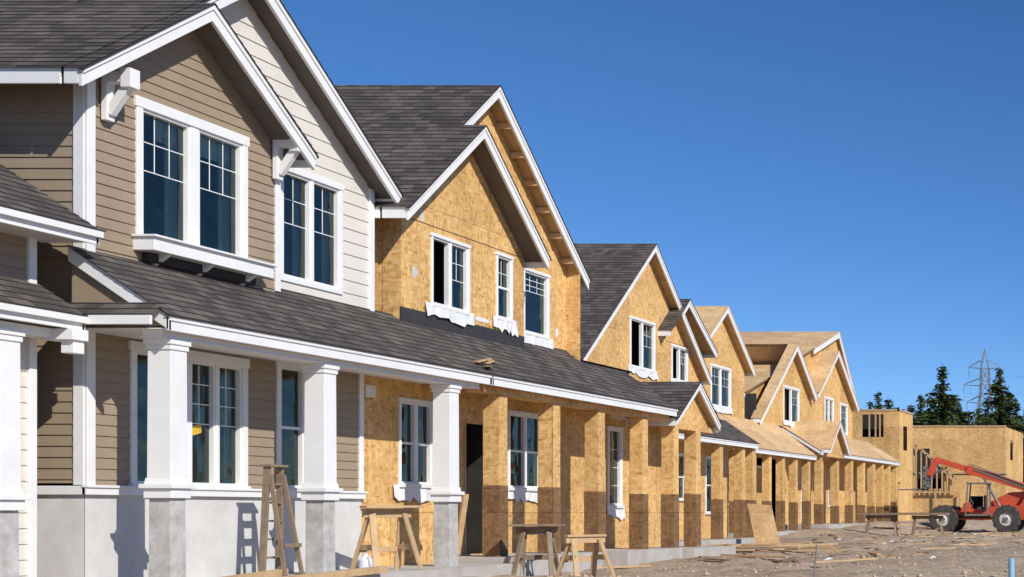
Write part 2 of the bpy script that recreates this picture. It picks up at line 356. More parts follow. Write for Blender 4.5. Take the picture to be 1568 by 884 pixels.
lap(H.g('porch_roof','shingle'),(-13.0,0,2.965),(0,1,0),(-.824,0,.567),rect(20.12,23.6,0,.2),.14,ST)
lap(H.g('porch_skirt','shingle'),(0,16.22,2.16),(1,0,0),(0,.85,.53),rect(-12.98,-11.88,0,.3),.14,ST)
T.box(-12.99,-11.87,16.2,16.24,2.05,2.15)
T.box(-12.25,-12.02,16.6,23.5,1.97,2.06)
T.box(-12.27,-12.0,16.6,23.5,1.95,1.97)
w1=window(H,-13.0,17.5,17.95,.34,1.9,trim=.09,units=1,grid=None)
w2=window(H,-13.0,18.42,19.36,.34,1.88,trim=.10,units=2,mull=.05,grid=(2,3),gfrac=.5,curt=1)
w3=window(H,-13.0,20.14,21.2,.34,1.98,trim=.09,units=2,mull=.05,grid=None,hung=True)
front_wall(H.g('wall_tan_siding','tan'),-13.0,rect(16.75,22.0,.3,2.1),.125,.014,[w1,w2,w3])
front_wall(H.g('foundation','stucco'),-12.995,rect(16.74,22.0,ZB,.22))
T.box(-13.0,-12.94,16.70,22.02,.2,.30); T.box(-13.0,-12.92,16.69,22.03,.28,.31)
T.box(-13.02,-12.965,16.735,16.86,.31,2.1); T.box(-13.12,-13.0,16.725,16.75,.31,2.1)
T.box(-13.02,-12.965,21.92,22.02,.31,2.1)
for yn in (16.7,19.5,22.6): column(H,-12.0,yn,-.85,.30,1.95)
H.g('porch_slab','concrete').box(-13.0,-11.62,18.0,24.0,-1.1,-.82)
sg=H.g('sold_sticker','yellow'); sg.prism([(18.5,.95),(18.68,1.0),(18.68,1.12),(18.5,1.07)],'x',-13.045,-13.04)
H.g('vent_pipe','steel').cyl((-14.2,18.35,6.2),(-14.2,18.35,6.75),.05,.05,12); H.g('vent_pipe','edge').cyl((-14.2,18.35,6.2),(-14.2,18.35,6.42),.14,.06,12)
H.finish(BEV)
# ================================================================= house 0 (left edge)
H=Obj('finished_townhouse',(-16,13,-.9))
def shed(H,Xe,ze,Xb,y0,y1):
    zb=ze+.66*(Xe-Xb); lap(H.g('roof','shingle'),(Xe,0,ze+.015),(0,1,0),(-.8346,0,.5508),rect(y0,y1,-.04,math.hypot(Xe-Xb,zb-ze)),.14,ST)
    H.g('fascia','white').box(Xe-.03,Xe,y0,y1-.01,ze-.15,ze); H.g('fascia','white').box(Xe,Xe+.05,y0,y1-.01,ze-.075,ze+.003)
    H.g('roof_edge','edge').box(Xe-.02,Xe+.06,y0,y1+.01,ze+.003,ze+.016)
    H.g('porch_rake','white').prism([(Xe,ze-.005),(Xb,zb-.005),(Xb,zb-.15),(Xe,ze-.15)],'y',y1-.06,y1-.02)
    H.g('soffit','white').face([(Xe-.03,y0,ze-.13),(Xe-.03,y1-.06,ze-.13),(-13.2,y1-.06,ze-.13),(-13.2,y0,ze-.13)])
shed(H,-12.6,3.1,-18,8,16.45)
shed(H,-12.6,2.13,-13.15,8,16.25)
lap(H.g('roof','shingle'),(-13.15,0,2.5),(0,1,0),(-.83,0,.55),rect(8,16.2,0,.3),.14,ST)
T=H.g('trim','white')
T.box(-12.9,-12.55,16.0,16.22,1.86,1.98)
K=H.g('bracket','white'); K.box(-12.72,-12.58,16.05,16.2,1.72,1.9)
w=window(H,-13.15,14.3,15.4,.4,1.9,units=2,grid=None)
front_wall(H.g('wall_cream_siding','cream'),-13.15,rect(8,16.2,ZB,2.05),.17,.014,[w])
front_wall(H.g('wall_tan_siding','tan'),-13.15,rect(8,16.2,2.05,3.2),.125,.012)
T.box(-13.17,-13.11,16.12,16.22,ZB,3.1)
H.g('rear_walls','tan').face([(-18,16.21,ZB),(-13.16,16.21,ZB),(-13.16,16.21,3.3),(-18,16.21,6.4)])
column(H,-12.75,15.3,-.9,.16,1.9,.28)
T.box(-13.03,-12.78,8,16.1,1.88,1.98)
H.finish(BEV)
# ================================================================= house 2 (OSB)
H=Obj('unfinished_townhouse',(-16,26,-.9))
L=(22.55,4.63); sl=.797; pks=(24.82,4.63+sl*2.27); rs=(27.12,4.62); pkm=(26.1,7.47); rm=(29.7,4.63)
gable(H,-13.0,-22,L,pkm,rm,soff='wood',barge_l_from=(24.4,4.63+sl*1.85))
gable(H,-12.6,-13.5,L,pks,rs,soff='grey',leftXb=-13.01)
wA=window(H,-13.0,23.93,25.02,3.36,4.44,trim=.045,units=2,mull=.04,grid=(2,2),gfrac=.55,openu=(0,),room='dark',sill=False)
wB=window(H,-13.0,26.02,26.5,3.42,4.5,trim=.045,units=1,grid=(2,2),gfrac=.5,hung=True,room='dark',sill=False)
front_wall(H.g('wall_osb','osb'),-13.0,[(23.05,3.17),(27.0,3.17),(27.0,4.63),(24.82,pks[1]-.09),(23.05,4.63+sl*.5-.09)],9,0,[wA,wB])
wC=window(H,-13.3,27.62,28.55,3.36,4.5,trim=.045,units=1,grid=(3,3),gfrac=.3,room='room',sill=False)
front_wall(H.g('wall_osb','osb'),-13.3,rect(26.9,29.35,3.17,4.6),9,0,[wC])
front_wall(H.g('wall_osb','osb'),-13.3,[(23.0,4.6),(29.35,4.6),(29.35,4.63+sl*.35-.09),(26.1,7.38),(23.0,4.63+sl*.45-.09)])
H.g('wall_felt','felt').box(-13.01,-12.99,23.04,27.0,2.9,3.19); H.g('wall_felt','felt').box(-13.3,-13.28,27,29.36,2.9,3.19)
H.g('wall_osb','osb').face([(-13.3,27.0,3.17),(-13.0,27.0,3.17),(-13.0,27.0,4.6),(-13.3,27.0,4.6)])
H.g('seam_line','edge').box(-13.0,-12.996,23.1,26.98,4.60,4.612)
for (y,z,w_,h_) in ((23.62,4.72,.09,.13),(23.42,3.78,.10,.14),(25.5,3.3,.3,.05),(28.95,3.5,.08,.1)): patch(H,-13.0 if y<27 else -13.3,y,z,w_,h_,'wrap' if y>25 else 'curtain')
for k in range(6):
    y=26.6+k*.5; z=7.47-sl*(y-26.1)-.2; H.g('lookout','wood').box(-13.3,-13.05,y-.02,y+.02,z-.02,z+.08)
wrap(H,-13.0,23.7,25.2,3.36); wrap(H,-13.0,25.85,26.7,3.42); wrap(H,-13.3,27.5,28.75,3.34)
body(H,'osb',-13.0,-22,23.05,29.35,2.0,5.0,(26.1,7.3))
porch(H,-11.88,2.18,-13.0,2.95,23.65,31.4,soff='wood')
lap(H.g('porch_roof','shingle'),(-13.0,0,2.965),(0,1,0),(-.824,0,.567),rect(27.0,29.4,0,.4),.14,ST)
lap(H.g('porch_roof','shingle'),(-15.2,0,1.8),(0,-1,0),(.87,0,.5),rect(-32,-29.4,0,2.45),.14,ST)
v1=window(H,-13.0,23.02,23.9,.45,1.72,trim=.05,units=2,mull=.04,grid=None,hung=True,room='room')
v2=window(H,-13.0,26.45,27.65,.45,1.76,trim=.05,units=2,mull=.04,grid=None,hung=True,room='room')
v3=window(H,-13.0,30.6,31.2,.15,1.72,trim=.05,units=1,grid=(2,4),gfrac=1,room='room')
dr=(24.95,25.75,-.7,1.5)
front_wall(H.g('wall_osb','osb'),-13.0,rect(22.0,34.2,ZB,2.1),9,0,[v1,dr,v2,v3])
R=H.g('doorway_interior','dark'); R.face([(-13.8,24.6,-.7),(-13.8,26.2,-.7),(-13.8,26.2,1.5),(-13.8,24.6,1.5)]);R.box(-13.8,-13.01,25.76,25.8,-.7,1.5);R.box(-13.8,-13.01,24.9,24.94,-.7,1.5);R.box(-13.8,-13.01,24.9,25.8,1.51,1.55)
H.g('door_frame','wood').box(-13.06,-12.98,24.91,24.95,-.7,1.54)
wrap(H,-13.0,22.8,24.1,.42); wrap(H,-13.0,26.3,27.8,.42); wrap(H,-13.0,30.5,31.35,.12)
H.g('window_flashing','wrap').box(-13.0,-12.985,22.1,22.35,1.72,1.9); H.g('window_flashing','wrap').box(-13.0,-12.985,30.7,31.6,1.95,2.02)
H.g('porch_beam','osb').box(-12.32,-12.05,23.66,31.4,1.92,2.05)
for yn in (24.2,26.1,27.95,30.0,31.65,32.95): post(H,-12.05,yn,-.75,1.92)
H.g('porch_slab','concrete').box(-13.0,-11.65,24.1,27.2,-1.1,-.72); H.g('porch_slab','concrete').box(-13.0,-11.7,28.4,31.2,-1.1,-.74); H.g('porch_slab','concrete').box(-13.0,-11.5,31.3,33.9,-1.1,-.76)
gable(H,-11.9,-14.2,(31.45,2.0),(32.75,2.85),(34.05,2.0),soff='wood',d=.15)
front_wall(H.g('wall_osb','osb'),-12.1,[(31.5,1.92),(34.0,1.92),(32.75,2.75)])
H.g('porch_beam','osb').box(-12.3,-12.06,31.5,34.0,1.8,1.92)
H.g('rear_walls','osb').face([(-22,34.2,ZB),(-13,34.2,ZB),(-13,34.2,2.1),(-22,34.2,2.1)])
sc=H.g('roof_scrap','oldwood'); sc2=H.g('roof_scrap','wood')
for k in range(6):
    y=23.45+random.random()*.5; x=-11.93-random.random()*.18; z=2.2+(-11.88-x)*.69+.04+k*.012
    (sc if k%2 else sc2).beam((x,y,z),(x+random.uniform(-.15,.15),y+random.uniform(.12,.3),z+random.uniform(-.02,.09)),.08,.02)
H.finish(BEV)
# ================================================================= house 3
H=Obj('unfinished_townhouse',(-19,41,-.9))
gable(H,-16.3,-27,(36.6,3.6),(41.5,7.47),(45.8,4.1),soff='wood')
gable(H,-16.2,-22,(42.4,5.2),(43.75,6.25),(46.05,4.95),soff='wood',barge_l_from=(43.3,5.9),d=.2)
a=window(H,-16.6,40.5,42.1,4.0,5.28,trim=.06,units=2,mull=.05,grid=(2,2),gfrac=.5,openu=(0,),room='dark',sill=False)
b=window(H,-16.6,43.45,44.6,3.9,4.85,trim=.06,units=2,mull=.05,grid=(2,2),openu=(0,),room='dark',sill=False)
front_wall(H.g('wall_osb','osb'),-16.6,[(36.9,2.9),(45.7,2.9),(45.7,4.0),(41.5,7.38),(36.9,3.75)],9,0,[a,b])
front_wall(H.g('wall_osb','osb'),-16.585,[(44.7,2.9),(45.72,2.9),(45.72,5.05),(43.8,6.12),(42.7,5.3)],9,0,[(43.35,44.7,3.8,4.95)])
wrap(H,-16.6,40.3,42.3,4.0); wrap(H,-16.6,43.3,44.7,3.88)
body(H,'osb',-16.6,-27,36.95,45.7,ZB,3.7,(41.5,7.3))
porch(H,-15.5,2.2,-16.6,2.95,36.5,47.9,soff='wood')
c=window(H,-16.6,43.9,45.1,.4,1.7,trim=.05,units=2,grid=None,hung=True,room='room')
c2=window(H,-16.6,46.2,47.2,.0,1.7,trim=.05,units=1,grid=None,hung=True,room='dark')
front_wall(H.g('wall_osb','osb'),-16.6,rect(36.9,48.2,ZB,2.95),9,0,[c,c2])
for yn in (38,40.3,42.5,44.6,46.6,47.6): post(H,-15.6,yn,-.8,2.05)
H.g('porch_slab','concrete').box(-16.6,-15.2,37,48.2,-1.2,-.8)
H.g('rear_walls','osb').face([(-27,48.2,ZB),(-16.6,48.2,ZB),(-16.6,48.2,2.9),(-27,48.2,2.9)])
H.finish(BEV)
# ================================================================= house 4
H=Obj('unfinished_townhouse',(-21,53,-.9))
gable(H,-18.3,-28,(49.4,4.85),(53.15,7.35),(56.1,5.3),roof='osbroof',soff='wood',d=.22)
a=window(H,-18.6,52.3,54.2,3.8,5.15,trim=.07,units=2,grid=(2,2),openu=(),room='dark',sill=False)
front_wall(H.g('wall_osb','osb'),-18.6,[(49.8,2.9),(55.8,2.9),(55.8,5.4),(53.15,7.25),(49.8,5.02)],9,0,[a]); wrap(H,-18.6,52,54.4,3.8)
body(H,'osb',-18.6,-28,49.8,55.8,ZB,5.0,(53.15,7.2))
porch(H,-17.0,2.25,-18.6,3.5,50.0,59.7,roof='osbroof',soff='wood')
c=window(H,-18.6,53.8,55.0,.3,1.75,trim=.05,units=2,grid=None,hung=True,room='dark'); c2=window(H,-18.6,57,57.9,-.5,1.75,trim=.05,units=1,grid=None,room='dark')
front_wall(H.g('wall_osb','osb'),-18.6,rect(49.8,60,ZB,3.5),9,0,[c,c2])
for yn in (50.5,52.3,54.0,55.6,57.2,58.9): post(H,-17.1,yn,-.7,2.1)
H.g('porch_slab','concrete').box(-18.6,-16.8,50,60,-1.2,-.7)
H.finish(BEV)
# ================================================================= house 5
H=Obj('unfinished_townhouse',(-21,66,-.7))
gable(H,-18.9,-29,(56.9,4.6),(70.1,8.5),(73.6,5.2),roof='osbroof',soff='wood',d=.28,barge_l_from=(66.0,7.29))
gable(H,-18.3,-21,(56.8,3.6),(61.5,6.94),(64.3,5.0),roof='osbroof',soff='wood',d=.26,leftXb=-18.7)
gable(H,-18.3,-21,(64.6,5.2),(67.8,7.35),(71.4,5.0),roof='osbroof',soff='wood',d=.24)
a=window(H,-18.6,60.6,62.6,3.75,5.1,trim=.08,units=2,grid=(2,2),openu=(0,),room='dark',sill=False)
b=window(H,-18.6,66.6,67.9,3.7,5.1,trim=.08,units=2,grid=(2,2),room='room',sill=False)
b2=window(H,-18.6,69.2,70.3,3.7,5.0,trim=.08,units=1,grid=(2,2),room='room',sill=False)
W=H.g('wall_osb','osb')
front_wall(W,-18.6,[(57.2,2.9),(64.4,2.9),(64.4,4.95),(61.5,6.85),(57.2,3.8)],9,0,[a])
front_wall(W,-18.6,[(64.4,2.9),(71.3,2.9),(71.3,5.0),(67.8,7.25),(64.4,5.0)],9,0,[b,b2])
front_wall(W,-19.1,[(57.2,3),(73.3,3),(73.3,5.3),(70.1,8.38),(57.2,4.6)])
wrap(H,-18.6,60.4,62.8,3.75)
H.g('open_side','felt').face([(-18.62,57.25,2.9),(-27,57.25,2.9),(-27,57.25,4.58),(-18.62,57.25,4.58)])
H.g('open_side','wood').box(-29,-18.7,57.2,57.24,3.45,3.6)
body(H,'osb',-18.6,-29,57.3,73.3,ZB,3.3,(70.1,8.3))
porch(H,-17.0,2.5,-18.6,3.5,60.3,74.3,roof='osbroof',soff='wood')
gable(H,-16.7,-18.6,(60.6,2.6),(62.1,3.8),(63.6,2.6),roof='osbroof',soff='wood',d=.22)
front_wall(W,-16.95,[(60.7,2.3),(63.5,2.3),(63.5,2.6),(62.1,3.7),(60.7,2.6)])
c=window(H,-18.6,67.2,68.6,0.3,1.9,trim=.05,units=2,grid=None,hung=True,room='dark'); c2=window(H,-18.6,63,64,-.4,1.9,trim=.05,units=1,grid=None,room='dark')
front_wall(W,-18.6,rect(57.2,74.5,ZB,3.5),9,0,[c2,c])
for yn in (60.7,63.1,65.4,67.5,69.3,71.0,72.4,73.9): post(H,-17.1,yn,-.5,2.3,.3,.3)
H.g('porch_slab','concrete').box(-18.6,-16.6,60,74.6,-1.2,-.48)
H.finish(BEV)
# ================================================================= flat-topped shells
H=Obj('unfinished_building',(-21,87,-.8))
W=H.g('wall_osb','osb')
side_wall(W,85,rect(-23,-19.5,ZB,5.8),9,0,[(-21.6,-20.4,4.3,5.6)])
front_wall(W,-19.5,rect(85,88.5,ZB,5.8),9,0,[(86,87,3.6,5)])
H.g('room_interior','dark').box(-22.5,-19.8,86.0,86.1,3.9,5.79)
side_wall(H.g('rear_walls','osb'),88.5,rect(-23,-19.5,ZB,5.8)); H.g('rear_walls','osb').face([(-23,85,ZB),(-23,88.5,ZB),(-23,88.5,5.8),(-23,85,5.8)])
for x in (-21.25,-20.9,-20.65): H.g('stud','wood').box(x,x+.07,85.0,85.1,4.3,5.6)
H.g('plate','wood').box(-23.02,-19.48,84.97,85.1,5.8,5.9); H.g('plate','wood').box(-19.6,-19.46,84.97,88.5,5.8,5.9)
H.g('band','wood').box(-23,-19.47,84.96,84.99,2.8,2.86); H.g('band','edge').box(-23,-19.47,84.965,84.995,2.76,2.79)
for k in range(8): H.g('porch_post','osb').box(-19.6,-19.3,76.2+k*1.1,76.5+k*1.1,ZB,1.7)
H.g('porch_beam','osb').box(-19.7,-19.2,75.5,85,1.7,2.0)
H.finish()
H=Obj('unfinished_building',(-18,102,-.8))
W=H.g('wall_osb','osb')
side_wall(W,100,rect(-24,-15.8,ZB,5.75),9,0,[(-21.7,-20.9,1.6,4.3),(-20.9,-20.1,1.6,3.6),(-18.2,-17.3,-1.0,1.1)])
front_wall(W,-15.8,rect(100,108,ZB,5.75),9,0,[(102,103.2,3.6,5)])
H.g('room_interior','dark').box(-23,-16.5,103,103.1,ZB,5.5)
H.g('rear_walls','osb').face([(-24,108,ZB),(-15.8,108,ZB),(-15.8,108,5.75),(-24,108,5.75)]); H.g('rear_walls','osb').face([(-24,100,ZB),(-24,108,ZB),(-24,108,5.75),(-24,100,5.75)])
H.g('plate','wood').box(-24,-15.75,99.96,100.1,5.75,5.85); H.g('band','wood').box(-24,-15.75,99.96,99.99,2.6,2.68); H.g('band','edge').box(-24,-15.75,99.965,99.995,2.54,2.58)
for k in range(8): H.g('frame','wood').box(-21.8+k*.35,-21.72+k*.35,99.7,99.8,1.4,4.5-k*.28)
H.g('frame','wood').beam((-22.0,99.75,4.7),(-19.0,99.75,2.2),.1,.16)
H.g('frame','wood').box(-22.0,-19,99.7,99.8,1.3,1.4)
for k in range(3): H.g('frame','wood').box(-22.1+k*1.6,-22.0+k*1.6,99.7,99.8,ZB,1.3)
H.finish()
# ================================================================= ground
def sm(t): t=max(0,min(1,t)); return t*t*(3-2*t)
def gh(x,y):
    z=-.97+.47*sm((y-45)/25)*sm((-x-13.5)/2.5)
    z+=.11*noise.noise(Vector((x*.22,y*.22,0)))+.06*noise.noise(Vector((x*.9,y*.9,3)))+.04*noise.noise(Vector((x*2.7,y*2.7,5)))
    for xr in (-9.2,-7.3):   # wheel ruts along the street
        q=x-xr-.5*math.sin(y*.13); z-=.05*math.exp(-(q/.22)**2); z+=.03*math.exp(-((abs(q)-.42)/.15)**2)
    return z if y<130 else -1.0
def axis(a,b,st,far):
    l=[a+i*st for i in range(int((b-a)/st)+1)]; s=st; lo=a; hi=l[-1]; left=[];right=[]
    while lo>-far: s*=1.35; lo-=s; left.append(lo)
    s=st
    while hi<far: s*=1.35; hi+=s; right.append(hi)
    return left[::-1]+l+right
gx=axis(-24,6,.15,3000); gy=axis(14,92,.22,3000)
V=[(x,y,gh(x,y)+(.03*noise.noise(Vector((x*6,y*6,9))) if -24<x<6 and 14<y<92 else 0)) for y in gy for x in gx]; nx=len(gx)
me=bpy.data.meshes.new('ground'); me.from_pydata(V,[],[(j*nx+i,j*nx+i+1,(j+1)*nx+i+1,(j+1)*nx+i) for j in range(len(gy)-1) for i in range(nx-1)])
me.materials.append(M['ground']); me.polygons.foreach_set('use_smooth',[True]*len(me.polygons)); go=bpy.data.objects.new('ground',me); scene.collection.objects.link(go)
mb=MB()
for k in range(4200):
    y=17+70*random.random()**1.5; x=random.uniform(-17 if y>45 else -12,-1)
    if x<-11.5 and y<36: x=random.uniform(-11.4,-3)
    r=random.choice([.012,.015,.02,.02,.03,.045])*random.uniform(.7,1.2); z=gh(x,y)+.005
    p=[Vector((x,y,z))+Vector(d)*r*random.uniform(.6,1.3) for d in ((1,0,0),(0,1,0),(-1,0,0),(0,-1,0),(0,0,.8),(0,0,-.6))]
    for f in ((0,1,4),(1,2,4),(2,3,4),(3,0,4),(1,0,5),(2,1,5),(3,2,5),(0,3,5)): mb.face([p[i] for i in f])
M['stone']=simple('dirt_clods',(.46,.37,.27),(.33,.26,.18),2,.95)
mkobj('gravel',mb,'stone')
# ================================================================= props
def sawhorse(x,y,rot,L=1.0,h=.75,z=None,planks=0,mat='wood'):
    z=gh(x,y) if z is None else z
    H=Obj('sawhorse',(x,y,z)); m=H.g('frame',mat); c,s=math.cos(rot),math.sin(rot)
    T=lambda a,b,cc:(x+a*c-b*s,y+a*s+b*c,z+cc)
    m.beam(T(-L/2,0,h-.06),T(L/2,0,h-.06),.04,.1); m.beam(T(-L/2,0,h),T(L/2,0,h),.1,.035)
    for e in (-1,1):
        for q in (-1,1): m.beam(T(e*(L/2-.12),q*.03,h-.05),T(e*(L/2-.02),q*.24,0),.08,.035)
        m.beam(T(e*(L/2-.07),-.15,.33),T(e*(L/2-.07),.15,.33),.03,.08)
    m.beam(T(-L/2+.05,.17,.3),T(L/2-.05,.17,.3),.03,.08)
    for k in range(planks): m.beam(T(-L*.6,-.1+k*.16,h+.04),T(L*.65,-.08+k*.17,h+.045),.14,.035)
    H.finish(('frame',),.004)
sawhorse(-12.1,21.1,1.2,.75,.86,-.82,1,'wood')
sawhorse(-11.35,24.0,.2,.62,.78,None,2,'oldwood')
sawhorse(-9.95,22.6,1.1,.7,.66,None,0,'wood')
sawhorse(-14.0,58,.1,1.2,.8,None,0,'oldwood'); sawhorse(-12.2,58,.1,1.2,.8,None,0,'oldwood')
H=Obj('work_platform',(-13,58,-.2)); H.g('plank','oldwood').box(-14.9,-11.4,57.7,58.3,gh(-13,58)+.84,gh(-13,58)+.92); H.finish()
H=Obj('step_ladder',(-12.25,19.05,-.82)); m=H.g('frame','oldwood'); zb=-.82
for y in (18.86,19.2):
    yc=19.03+(y-19.03)*.75
    m.beam((-12.40,y,zb),(-12.36,yc,zb+1.4),.035,.08,(1,0,0)); m.beam((-12.1,y,zb),(-12.32,yc,zb+1.3),.03,.05,(1,0,0))
for k in range(5):
    t=(k+1)/6; m.box(-12.42,-12.33,18.88+.03*t,19.18-.03*t,zb+1.4*t,zb+1.4*t+.025)
m.box(-12.42,-12.28,18.86,19.2,zb+1.4,zb+1.43); m.beam((-12.1,18.86,zb+.4),(-12.12,19.2,zb+.4),.03,.05); H.finish(('frame',),.003)
H=Obj('plastic_jug',(-11.8,20.6,-.8)); m=H.g('body','plastic')
z=-.82; m.cyl((-12.05,20.5,z),(-12.05,20.5,z+.17),.085,.085,16); m.cyl((-12.05,20.5,z+.17),(-12.05,20.5,z+.23),.085,.03,16); m.cyl((-12.05,20.5,z+.23),(-12.05,20.5,z+.26),.03,.03,10); m.beam((-11.98,20.45,z+.22),(-11.95,20.45,z+.1),.02,.02); H.finish()
H=Obj('plywood_sheet',(-14.8,45,-.8)); m=H.g('sheet','osbroof')
g=gh(-14,44.5)
P0=Vector((-14.4,44.3,g-.05)); U=Vector((.75,-.1,-.05)); Vv=Vector((-.38,.3,1.3)); N=Vector((0,-.03,0))
m.hexa([tuple(q) for q in (P0,P0+U,P0+U+N,P0+N,P0+Vv,P0+U+Vv,P0+U+Vv+N,P0+Vv+N)]); H.finish()
H=Obj('lumber_pile',(-12,40,-.9)); m=H.g('boards','wood'); mo=H.g('boards','oldwood')
for k in range(26):
    x=random.uniform(-13.4,-11.0); y=random.uniform(36,42); a=random.uniform(-.35,.35)+ (0 if k%4 else 1.2); l=random.uniform(.6,1.5); z=gh(x,y)+.03+random.random()*.1
    (m if k%3 else mo).beam((x-l*math.cos(a),y-l*math.sin(a),z),(x+l*math.cos(a),y+l*math.sin(a),z+random.uniform(-.03,.05)),.14,.035)
H.finish(('boards',),.003)
H=Obj('scrap_lumber',(-10,45,-.9)); m=H.g('boards','wood'); mo=H.g('boards','oldwood'); m2=H.g('paper_scraps','wrap')
for k in range(190):
    y=random.uniform(26,75); x=-random.uniform(.55,1.0)*13.5+(-2 if y>50 else 0)
    if y<34: x=random.uniform(-11.3,-7.0)
    a=random.uniform(0,3.1); l=random.uniform(.1,.6); z=gh(x,y)+.03
    (m if k%2 else mo).beam((x-l*math.cos(a),y-l*math.sin(a),z),(x+l*math.cos(a),y+l*math.sin(a),z+random.uniform(-.02,.05)),random.uniform(.05,.14),.03)
    if k%19==0:
        x+=.7; m2.face([(x,y,gh(x,y)+.02),(x+.2,y+.05,gh(x,y)+.05),(x+.2,y+.2,gh(x,y)+.03),(x+.05,y+.2,gh(x,y)+.07)])
for (x0,y0,x1,y1) in ((-11.9,16.6,-12.2,19.0),(-11.6,17.4,-11.5,20)): m.beam((x0,y0,-.84),(x1,y1,-.76),.09,.09)
m.beam((-12.9,24.5,-.7),(-12.7,24.4,.3),.09,.04)
m.beam((-9.3,30.5,gh(-9.3,30.5)+.05),(-10.8,31,gh(-10.8,31)+.05),.1,.04)
H.finish()
H=Obj('survey_stake',(-5.9,20.6,-.9)); H.g('rod','steel').cyl((-6.0,20.9,-1.1),(-5.95,20.9,-.45),.012,.012,6); H.finish()
H=Obj('blue_pipe',(-3.4,21.9,-.9)); H.g('pipe','blue').cyl((-3.42,22.2,-1.1),(-3.42,22.2,-.68),.045,.045,14); H.finish()
# ================================================================= telehandler
H=Obj('telehandler',(-12.5,72,-.95)); R=H.g('body','red'); K=H.g('chassis','steel'); Ty=H.g('tyre','tyre'); Rm=H.g('wheel_rim','curtain')
g0=-.97; cy=72
def tube(mb,cx,yc,cz,r,w,n=28,ri=.5):
    for i in range(n):
        a0=2*math.pi*i/n;a1=2*math.pi*(i+1)/n
        prof=[(r*ri,-w/2),(r*.93,-w/2),(r,-w/2*.7),(r,w/2*.7),(r*.93,w/2),(r*ri,w/2)]
        for (ra,ya),(rb,yb) in zip(prof[:-1],prof[1:]):
            mb.face([(cx+ra*math.cos(a0),yc+ya,cz+ra*math.sin(a0)),(cx+rb*math.cos(a0),yc+yb,cz+rb*math.sin(a0)),(cx+rb*math.cos(a1),yc+yb,cz+rb*math.sin(a1)),(cx+ra*math.cos(a1),yc+ya,cz+ra*math.sin(a1))])
        if i%2==0:
            c=math.cos(a0);s=math.sin(a0); mb.beam((cx+r*c,yc-w/2,cz+r*s),(cx+r*math.cos(a0+.12),yc+w*.05,cz+r*math.sin(a0+.12)),.06,.07)
for cx in (-14.15,-11.15):
    for yc in (cy-1.05,cy+1.05):
        tube(Ty,cx,yc,g0+.66,.66,.42); Rm.cyl((cx,yc-.12,g0+.66),(cx,yc+.12,g0+.66),.34,.34,20); Rm.cyl((cx,yc-.19,g0+.66),(cx,yc-.12,g0+.66),.12,.2,14); K.cyl((cx,yc-.22,g0+.66),(cx,yc-.19,g0+.66),.09,.09,10)
    K.cyl((cx,cy-1,g0+.66),(cx,cy+1,g0+.66),.13,.13,10)
R.prism([(-14.9,g0+.75),(-13.9,g0+.62),(-10.4,g0+.62),(-9.9,g0+.9),(-9.9,g0+1.35),(-12.0,g0+1.25),(-13.4,g0+1.1),(-14.9,g0+1.05)],'y',cy-.45,cy+.45)
R.prism([(-12.2,g0+1.25),(-9.9,g0+1.35),(-9.8,g0+1.75),(-10.3,g0+2.0),(-11.2,g0+1.95),(-12.1,g0+1.5)],'y',cy+.1,cy+.75)
R.prism([(-10.9,g0+.9),(-9.9,g0+1.0),(-9.6,g0+2.1),(-10.1,g0+2.2)],'y',cy-.28,cy+.1)
for x,y in ((-13.15,cy-.9),(-12.1,cy-.9),(-13.15,cy-.15),(-12.1,cy-.15)): K.beam((x,y,g0+.9),(x+(.12 if x<-13 else 0),y,g0+2.35),.07,.07)
K.box(-13.1,-12.02,cy-.95,cy-.1,g0+2.33,g0+2.4); K.box(-13.2,-12.0,cy-.95,cy-.1,g0+.8,g0+.9)
D=H.g('seat','tyre'); D.box(-12.6,-12.2,cy-.75,cy-.35,g0+1.1,g0+1.25); D.box(-12.3,-12.18,cy-.75,cy-.35,g0+1.25,g0+1.8); D.cyl((-12.95,cy-.55,g0+1.5),(-12.9,cy-.55,g0+1.53),.17,.17,14); D.beam((-13.0,cy-.55,g0+.9),(-12.93,cy-.55,g0+1.5),.05,.05)
D.box(-14.6,-12.0,cy-.5,cy-.46,g0+.7,g0+.85)
R.prism([(-13.4,g0+1.0),(-12.95,g0+1.0),(-12.95,g0+1.45),(-13.2,g0+1.45)],'y',cy-.92,cy-.12)
b0=Vector((-9.8,cy,g0+2.0)); b1=Vector((-13.2,cy,g0+3.05)); b2=Vector((-14.75,cy,g0+3.53))
R.beam(b0,b1,.34,.36); R.beam(b1,b2,.26,.27); R.beam(b1+Vector((.2,0,-.06)),b1+Vector((-.05,0,.02)),.40,.42)
K.beam(b0+Vector((-.2,-.18,0)),b1+Vector((.3,-.18,0)),.03,.08)
K.cyl((-11.6,cy-.1,g0+1.2),(-12.4,cy-.1,g0+2.65),.07,.07,10); K.cyl(b0+Vector((-.4,-.22,.22)),b1+Vector((.2,-.22,.24)),.03,.03,8)
R.beam((-14.7,cy,g0+3.55),(-15.05,cy,g0+2.75),.28,.3)
K.cyl((-14.2,cy,g0+3.15),(-15.0,cy,g0+2.8),.05,.05,8)
Fk=H.g('fork_carriage','steel')
for z in (2.2,2.55,2.95): Fk.box(-15.2,-15.1,cy-.65,cy+.65,g0+z,g0+z+.09)
for y in (-.65,-.3,.3,.6): Fk.box(-15.22,-15.12,cy+y,cy+y+.06,g0+2.1,g0+3.2)
for y in (-.45,.4): Fk.box(-15.3,-15.2,cy+y,cy+y+.12,g0+2.05,g0+2.9); Fk.prism([(-15.2,g0+2.05),(-15.2,g0+2.13),(-16.5,g0+2.09),(-16.5,g0+2.05)],'y',cy+y,cy+y+.12)
H.finish(('body','chassis'),.015)
